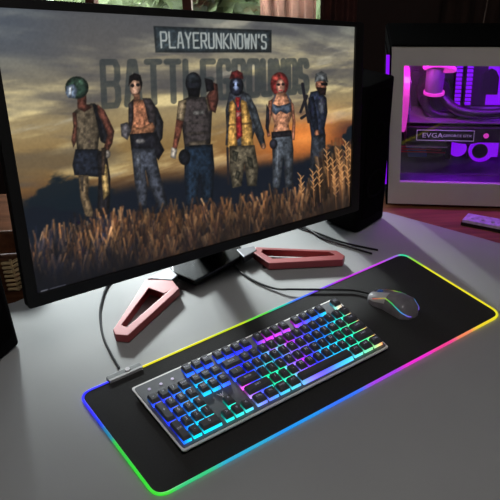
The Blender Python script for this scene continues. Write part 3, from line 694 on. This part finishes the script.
for (nm,x0,x1,y0,y1,leg) in keys:
    g = .075; a0,a1,b0,b1 = x0+g,x1-g,y0+g,y1-g
    zb,zm,zt = .0166,.0226,.0276
    # dark cap: from mid height to dished top
    fs = .14 if nm == 'space_bar' else .05
    def rng(z,i_,sh=0): return [(a0+i_,b0+i_+sh+fs,z),(a1-i_,b0+i_+sh+fs,z),(a1-i_,b1-i_*.7+sh,z),(a0+i_,b1-i_*.7+sh,z)]
    v = rng(zm,.0)+rng(zt,.13,.05); 
    b = MB().add([kT(p) for p in v], [(0,1,5,4),(1,2,6,5),(2,3,7,6),(3,0,4,7),(4,5,6,7),(3,2,1,0)])
    kc = b.build(nm, M['key'], kb, bevel=.0007)
    if nm in ('space_bar','enter_key'): kc['label'] = 'wide black key' 
    # translucent skirt that lets the backlight out
    nseg = max(1,int(round((x1-x0)*2))); b = MB(); v = []; cl = []; f = []
    per = []
    for i in range(nseg): per.append((a0+(a1-a0)*i/nseg, b0))
    per.append((a1,b0)); per.append((a1,(b0+b1)/2)); per.append((a1,b1))
    for i in range(nseg-1,0,-1): per.append((a0+(a1-a0)*i/nseg, b1))
    per.append((a0,b1)); per.append((a0,(b0+b1)/2))
    n = len(per)
    for z,k,i_ in ((zb,1.1,.03),(zm-.0001,.8,.06)):
        for (px,py) in per:
            qx = px+(i_ if px < (a0+a1)/2 else -i_)*(1 if abs(px-a0)<1e-6 or abs(px-a1)<1e-6 else 0); qy = py+(i_ if py < (b0+b1)/2 else -i_)*(1 if abs(py-b0)<1e-6 or abs(py-b1)<1e-6 else 0)
            if abs(py-b0)<1e-6: qy += ((-.06 if (y0 > .5 or nm == 'space_bar') else .02) if z == zb else fs-.02)
            v.append(kT((qx,qy,z))); kk = k*(2.0 if abs(py-b0)<1e-6 else .35)
            cl.append(kcol(px, py-.1, kk))
    f = [(i,(i+1)%n,(i+1)%n+n,i+n) for i in range(n)]+[list(range(n))[::-1], list(range(n,2*n))]
    b.add(v,f,cl); b.build('light_skirt', M['keyglow'], kc)
    if leg:
        if leg not in TXT: TXT[leg] = text_mesh(leg, 1.0)
        tv,tf = TXT[leg]; s_ = .42 if len(leg) == 1 else .25
        cx,cy = (a0+a1)/2,(b0+b1)/2+.10
        MB().add([kT((cx+p[0]*s_, cy+p[1]*s_, zt+.0002)) for p in tv], tf).build('legend', M['legend'], kc)
for i in range(3):
    c = kT((OX+.9+i*1.15, row_y(0)+.55, 0)); MB().cyl((c[0],c[1],.0162),(0,0,1),.0028,.0026,.0008,12).build('indicator_light', M['text_white'], kb)
c = kT((OX+5.75, row_y(3)+.6, 0)); b = MB()
def logo(pts): b.prism([(OX+5.75+p[0], row_y(3)+.55+p[1]) for p in pts], .0162, .0166, kT)
logo([(-.35,.3),(-.1,.05),(-.12,-.12)]); logo([(.35,.3),(.1,.05),(.12,-.12)]); logo([(0,.22),(.09,0),(0,-.3),(-.09,0)])
b.build('emblem', M['bevel'], kb)

# ------------------------------------------------------------------ mouse
ms = thing('mouse', (.262,1.018,.0035), 'dark glossy gaming mouse with a rainbow stripe right of the keyboard', 'mouse')
A0 = Vector((.2250,1.0440,0)); A1 = Vector((.2980,.9780,0)); ax = (A1-A0); LN = ax.length; ax.normalize(); sd = Vector((ax.y,-ax.x,0))   # sd: towards the camera side
if sd.y > 0: sd = -sd
def msec(t):
    # half-width near side, half width far side, height
    wn = np.interp(t,[0,.06,.2,.4,.6,.8,.93,1],[.010,.021,.026,.024,.028,.031,.022,.006])
    wf = np.interp(t,[0,.06,.2,.4,.6,.8,.93,1],[.010,.020,.025,.025,.028,.030,.022,.006])
    h = np.interp(t,[0,.06,.2,.4,.6,.8,.93,1],[.010,.015,.021,.029,.034,.031,.019,.006])
    return wn*.88,wf*.88,h*.88
def mP(t, a):     # a: 0 near side bottom .. 1 far side bottom over the top
    wn,wf,h = msec(t); th = a*PI; c = math.cos(th); s_ = math.sin(th)
    w = wn if c > 0 else wf
    xx = math.copysign(abs(c)**.75,c)*w; zz = s_**.8*h if s_ > 0 else 0
    return A0+ax*(t*LN)+sd*xx+Vector((0,0,.0045+zz))
def mgrid(t0,t1,a0,a1,nt,na,off=0):
    v = []; f = []
    for i in range(nt+1):
        for j in range(na+1):
            t = t0+(t1-t0)*i/nt; a_ = a0+(a1-a0)*j/na; p = mP(t,a_)
            c = A0+ax*(t*LN)+Vector((0,0,.006)); d = (p-c); 
            if d.length > 0: p = p+d.normalized()*off
            v.append(p)
    for i in range(nt):
        for j in range(na):
            k = i*(na+1)+j; f.append((k,k+1,k+na+2,k+na+1))
    return v,f
v,f = mgrid(0,1,0,1,30,24); na = 24
f += [[i*(na+1) for i in range(31)]+[i*(na+1)+na for i in range(30,-1,-1)]]
MB().add(v,f).build('shell', M['mouse'], ms, smooth=True)
o = MB().add(*mgrid(.02,.42,.14,.49,14,10,.0011)).build('button', M['mouse_light'], ms, smooth=True); o['label'] = 'pale grey button on the near side'
MB().add(*mgrid(.02,.42,.56,.86,14,10,.0011)).build('button', M['mouse'], ms, smooth=True)
b = MB(); wc = mP(.2,.525); b.cyl(wc-sd*.0025+Vector((0,0,-.0045)), sd, .0075,.0075,.005,20); b.build('scroll_wheel', M['wheel'], ms, smooth=True)
rain = [(0,(230,60,60)),(.25,(220,200,60)),(.5,(60,210,90)),(.75,(60,190,230)),(1,(130,90,230))]
for sgn in (0,1):
    pts = []; cols = []
    for k in range(31):
        t = k/30; tt = .16+.80*t; a_ = np.interp(t,[0,.3,.6,1],[.22,.30,.20,.10]); a_ = a_ if sgn == 0 else 1-a_
        p = mP(tt,a_); c = A0+ax*(tt*LN)+Vector((0,0,.006)); p = p+(p-c).normalized()*.0004
        pts.append(p); cols.append(tuple(s2l(float(np.interp(t,[r[0] for r in rain],[r[1][i] for r in rain]))/255.) for i in range(3))+(1,))
    MB().tube(pts, .0011, 6, cols=cols).build('light_stripe', M['stripe'], ms, smooth=True)
MB().box(-.012,.012,-.03,.03,.0036,.0046, T=lambda p: A0+ax*(LN*.5+p[1])+sd*p[0]+Vector((0,0,p[2]))).build('glide_pad', M['white_plastic'], ms)
nose = mP(0.0,.5)
cable('mouse_cable', [(-.045,1.22,.0025),(-.0382,1.183,.0025),(-.0218,1.1484,.0025),(.0078,1.1109,.0025),(.046,1.0811,.004),(.080,1.0702,.0085),(.1511,1.0648,.0085),(.196,1.060,.0085),(.2255,1.0437,.0105)], .0021, M['cable'], 'black mouse cable curving from the monitor base to the mouse')
cable('cable', [(.085,1.345,.003),(.1138,1.3173,.003),(.155,1.2837,.003),(.2044,1.2424,.003),(.2695,1.2097,.003)], .0022, M['cable'], 'black cable behind the right foot, upper one of the pair')
cable('cable', [(.095,1.352,.003),(.117,1.3309,.003),(.157,1.2684,.003),(.208,1.2281,.003),(.2548,1.1964,.003)], .0022, M['cable'], 'black cable behind the right foot, lower one of the pair')

# ------------------------------------------------------------------ computer case
ca = Vector((.3352,1.4563,-.03)); cd = Vector((.99041,-.13814,0)); cn = Vector((.13814,.99041,0))    # cn points to the back
def cT(p): return ca+cd*(p[0]-.053*p[1])+Vector((0,0,p[1]))+cn*p[2]     # local: along, height, depth
cs = thing('computer_case', tuple(ca), 'white computer case with purple lit side window on the wooden table', 'computer')
CW,CH,CDp = .47,.388,.20
def cbox(b, x0,x1,z0,z1,y0,y1): return b.box(x0,x1,z0,z1,y0,y1,T=cT)
b = MB(); wX0,wX1,wZ0,wZ1 = .0310,.40,.069,.3475
out = [(0.004,.01),(CW,.01),(CW,CH-.002),(0.004,CH-.002)]; inn = [(wX0,wZ0),(wX1,wZ0),(wX1,wZ1),(wX0,wZ1)]
b.ring(out, inn, 0, .010, cT); b.build('side_panel', M['case'], cs, bevel=.001)
cbox(MB(), wX0-.006,wX1+.006,wZ0-.006,wZ1+.006,.0045,.007).build('side_window', M['case_glass'], cs)
cbox(MB(), .004,CW,CH-.008,CH,.012,CDp).build('top_panel', M['mesh_black'], cs, bevel=.001)
cbox(MB(), .004,CW-.004,CH,CH+.0015,.012,CDp-.002).build('top_vent', M['mesh_black'], cs)
cbox(MB(), .004,CW,.01,.018,.004,CDp).build('bottom_panel', M['case'], cs)
cbox(MB(), 0,.004,.006,CH-.002,.004,CDp).build('front_panel', M['mesh_black'], cs)
cbox(MB(), -.007,0,.06,CH-.02,.004,.012).build('front_light_strip', M['purple_trim'], cs)
cbox(MB(), -.003,0,.05,CH-.03,.04,.16).build('front_grille', M['mesh_black'], cs)
cbox(MB(), CW-.004,CW,.018,CH-.008,.004,CDp).build('rear_panel', M['case'], cs)
cbox(MB(), .004,CW-.004,.018,CH-.008,CDp-.004,CDp).build('back_panel', M['case'], cs)
for (x,y) in ((.03,.03),(CW-.03,.03),(.03,CDp-.03),(CW-.03,CDp-.03)):
    cbox(MB(), x-.015,x+.015,0,.01,y-.012,y+.012).build('foot', M['black'], cs)
cbox(MB(), .012,CW-.01,.03,.372,.165,.168).build('motherboard_tray', M['inner'], cs)
cbox(MB(), .06,.24,.10,.355,.157,.1645).build('motherboard', M['pcb'], cs)
# purple light strips inside
cbox(MB(), .03,CW-.03,.3655,.3695,.02,.026).build('light_strip', M['purple_led'], cs)
cbox(MB(), .30,.306,.05,.34,.145,.152).build('light_strip', M['purple_led'], cs)
cbox(MB(), .03,CW-.03,.0265,.0305,.02,.026).build('light_strip', M['purple_led'], cs)
# fan at the left end of the window
fan = MB(); fr = [(.030,.158),(.066,.158),(.066,.335),(.030,.335)]
cbox(fan,.026,.032,.15,.335,.03,.15); fo = fan.build('case_fan', M['white_plastic'], cs)
b = MB(); b.cyl(cT((.033,.243,.09)), cd, .078,.078,.012,32); b.build('fan_ring', M['pink_led'], fo)
b = MB(); b.cyl(cT((.046,.243,.09)), cd, .02,.018,.004,20)
for k in range(7):
    a_ = 2*PI*k/7
    q = [cT((.046+dx,.243+r*math.sin(a_+da),.09+r*math.cos(a_+da))) for r,da,dx in ((.018,0,0),(.07,-.12,0),(.07,.5,.006),(.018,.5,.006))]
    v = q+[p+cd*.0015 for p in q]; b.add(v,[(0,1,2,3),(7,6,5,4),(0,4,5,1),(1,5,6,2),(2,6,7,3),(3,7,4,0)])
b.build('fan_blade', M['inner'], fo)
# processor cooler: pump head, shiny radiator tube, shroud
b = MB(); b.cyl(cT((.112,.245,.155)), -cn, .042,.038,.04,32); b.build('cooler_base', M['pcb'], cs, bevel=.002)
b = MB(); b.cyl(cT((.107,.262,.085)), Vector((0,0,1)), .020,.022,.062,28); b.build('cooler_cylinder', M['steel'], cs, smooth=True)
b = MB(); b.cyl(cT((.108,.257,.085)), Vector((0,0,1)), .024,.024,.006,28); b.build('cooler_light_ring', M['pink_led'], cs)
b = MB(); b.tube(smooth_path([cT((.082,.322,.07)),cT((.10,.332,.06)),cT((.13,.330,.06)),cT((.148,.318,.07)),cT((.12,.315,.075))],6), .006, 10); b.build('coolant_tube', M['pink_led'], cs, smooth=True)
b = MB(); b.tube(smooth_path([cT((.13,.245,.09)),cT((.16,.224,.07)),cT((.22,.218,.06)),cT((.30,.222,.07))],6), .012, 12); b.build('coolant_tube', M['black'], cs, smooth=True)
b = MB(); b.tube(smooth_path([cT((.09,.25,.09)),cT((.095,.22,.08)),cT((.13,.205,.08)),cT((.19,.215,.08))],6), .011, 12); b.build('coolant_tube', M['black'], cs, smooth=True)
for x in (.163,.187):
    r = cbox(MB(), x,x+.005,.215,.34,.115,.157).build('memory_stick', M['pcb'], cs)
    b = MB()
    for k in range(12): cbox(b, x-.003,x+.010,.222+k*.0098,.2275+k*.0098,.108,.115)
    b.build('heat_spreader', M['purple_trim'], r)
# graphics card
gc = cbox(MB(), .045,.275,.158,.194,.034,.155).build('graphics_card', M['pcb'], cs, bevel=.002)
cbox(MB(), .068,.198,.1625,.1885,.0318,.0338).build('name_plate', M['black'], gc)
b = MB()
for q in ((.068,.198,.1625,.1635),(.068,.198,.1875,.1885),(.068,.069,.1635,.1875),(.197,.198,.1635,.1875)): cbox(b, q[0],q[1],q[2],q[3],.0308,.0316)
b.build('plate_border', M['text_white'], gc)
for s_,x,z,sz in (('EVGA',.104,.1752,.0165),('GEFORCE GTX',.160,.1752,.0085)):
    tv,tf = text_mesh(s_, sz); k = 1.15
    MB().add([cT((x+p[0]*k, z+p[1], .0306)) for p in tv], tf).build('lettering', M['text_white'], gc)
for x in (.095,.185):
    b = MB(); b.cyl(cT((x,.1575,.09)), Vector((0,0,-1)), .045,.045,.008,28); b.build('fan', M['inner'], gc)
b = MB(); b.cyl(cT((.225,.176,.0335)), -cn, .006,.006,.002,12); b.build('power_light', M['pink_led'], gc)
# lower bay: expansion bars, wires, round lights
b = MB(); cbox(b,.045,.14,.145,.1475,.03,.14); cbox(b,.04,.30,.2015,.2035,.04,.15); b.build('slot_bar', M['steel'], cs)
for z,x1 in ((.128,.13),(.121,.14),(.134,.12)):
    b = MB(); b.tube([cT((.035,z,.06)),cT((.08,z+.002,.055)),cT((x1,z-.001,.06))], .0018, 8); b.build('red_wire', M['red_wire'], cs, smooth=True)
cbox(MB(), .055,.10,.098,.108,.08,.12).build('blue_connector', M['blue'], cs, bevel=.001)
for x,z,r in ((.176,.112,.021),(.232,.108,.030)):
    b = MB(); b.cyl(cT((x,z,.11)), -cn, r,r,.006,28); o = b.build('lower_fan', M['purple_trim'], cs)
    if r > .025: b = MB(); b.cyl(cT((x-.004,z,.1035)), -cn, r*.62,r*.62,.004,28); b.build('fan_hub', M['inner'], o)
cbox(MB(), .03,.42,.035,.078,.03,.155).build('power_supply_cover', M['inner'], cs, bevel=.002)
b = MB(); cbox(b,.205,.30,.205,.350,.158,.1632); cbox(b,.225,.275,.085,.155,.120,.124); b.build('tray_glow', M['purple_trim'], cs)  # emissive sheets stand in for purple light on tray and lower bay
for q in ((.132,.156,.275,.345,.14,.157),(.060,.078,.205,.29,.14,.157),(.10,.15,.196,.212,.12,.157),(.165,.20,.200,.212,.11,.157),(.078,.098,.300,.318,.13,.157),(.06,.16,.085,.118,.12,.155),(.145,.158,.090,.15,.09,.13),(.20,.222,.085,.15,.11,.15)):
    cbox(MB(),*q).build('board_component', M['pcb'], cs, bevel=.001)
# grommet in the tray
g = [(.228,.232),(.266,.232),(.266,.275),(.258,.290),(.247,.295),(.236,.290),(.228,.275)]
b = MB(); b.prism(g,.1545,.1648,cT); b.build('cable_grommet', M['black'], cs)
cbox(MB(), .203,.214,.325,.332,.10,.12).build('orange_light', mat('orange_led', rgb(90,30,10), .4, emit=(1,.22,.05,1), es=1.5), cs)

# small flat box on the table
sb = thing('small_box', (.537,1.35,-.03), 'small flat lavender box lying on the wooden table before the case', 'box')
BQ = [(.4914,1.3526),(.5642,1.3069),(.605,1.315),(.535,1.385)]; BQ = [(.4885,1.356),(.578,1.309),(.600,1.341),(.512,1.386)]
MB().prism(BQ, -.03, -.022).build('base', M['black'], sb, bevel=.001)
MB().prism([(p[0]+(.544-p[0])*.04,p[1]+(1.348-p[1])*.04) for p in BQ], -.022, -.014).build('lid', M['lavender'], sb, bevel=.0015)
b = MB()
for k in range(4):
    x = .515+k*.020; y = 1.358-k*.0105; b.cyl((x,y,-.014),(0,0,1),.0045,.0035,.003,10)
b.build('stud', M['lavender'], sb)
# thin lead rising behind the case
cable('thin_lead', [(.60,1.70,-.029),(.60,1.70,.10),(.595,1.71,.30),(.60,1.72,.40),(.585,1.74,.50),(.56,1.76,.56)], .0015, mat('brown_lead', rgb(90,70,60), .5), 'thin brown lead rising behind the computer case')

# ------------------------------------------------------------------ lamps and daylight
lp = thing('fill_lamp', (0.1,0.1,Z1), 'unseen round white ceiling lamp added as fill over the near end of the desk', 'lamp')  # unseen lamp added as fill for the desk front and the case
b = MB(); b.cyl((.1,.1,Z1-.02),(0,0,1),.28,.28,.02,40); b.build('rim', M['white_plastic'], lp)
b = MB(); b.cyl((.1,.1,Z1-.03),(0,0,1),.26,.26,.01,40); b.build('diffuser', M['lamp'], lp)
def area(name, loc, target, sx, sy, power, col=(1,1,1)):
    l = bpy.data.lights.new(name,'AREA'); l.shape = 'RECTANGLE'; l.size = sx; l.size_y = sy; l.energy = power; l.color = col
    o = bpy.data.objects.new(name,l); COL.objects.link(o); o.location = loc
    o.rotation_euler = (Vector(target)-Vector(loc)).to_track_quat('-Z','Y').to_euler(); return o
area('fill_lamp_light', (.1,.1,Z1-.04), (.1,.35,0), .5,.5, 13, (1,.985,.96))  # added front fill
po = area('daylight_portal', ((wx0+wx1)/2, Y1-.0+.13, (wz0+wz1)/2), ((wx0+wx1)/2, 0, (wz0+wz1)/2), wx1-wx0, wz1-wz0, 1)
po.data.cycles.is_portal = True
for q0,q1,sx,sy,pw,cl in (((.22,.362,.02),(.22,.16,.16),.34,.012,1.6,(.34,.0,1)),((.22,.032,.02),(.22,.20,.16),.34,.012,.3,(.34,.0,1)),((.05,.352,.03),(.10,.22,.13),.04,.012,.35,(1,.15,.75))):
    area('case_strip_light', cT(q0), cT(q1), sx, sy, pw, cl)
sn = bpy.data.lights.new('sun','SUN'); sn.energy = 10; sn.angle = math.radians(9); sn.color = (.93,.97,1)
o = bpy.data.objects.new('sun', sn); COL.objects.link(o); _e = math.radians(25); _a = math.radians(20)
o.rotation_euler = Vector((math.sin(_a)*math.cos(_e), -math.cos(_a)*math.cos(_e), -math.sin(_e))).to_track_quat('-Z','Y').to_euler()
w = bpy.data.worlds.new('world'); SC.world = w; w.use_nodes = True; nt = w.node_tree
sky = nt.nodes.new('ShaderNodeTexSky'); sky.sky_type = 'NISHITA'; sky.sun_elevation = math.radians(38); sky.sun_rotation = math.radians(200); sky.sun_disc = False
bgn = nt.nodes['Background']; hs = nt.nodes.new('ShaderNodeHueSaturation'); hs.inputs['Saturation'].default_value = .35
nt.links.new(sky.outputs[0], hs.inputs['Color']); nt.links.new(hs.outputs[0], bgn.inputs['Color']); bgn.inputs['Strength'].default_value = 2.8
vs = SC.view_settings; SC.display_settings.display_device = 'sRGB'; vs.view_transform = 'Standard'; vs.look = 'None'; vs.gamma = 1.0; vs.exposure = 0.0; vs.use_curve_mapping = False
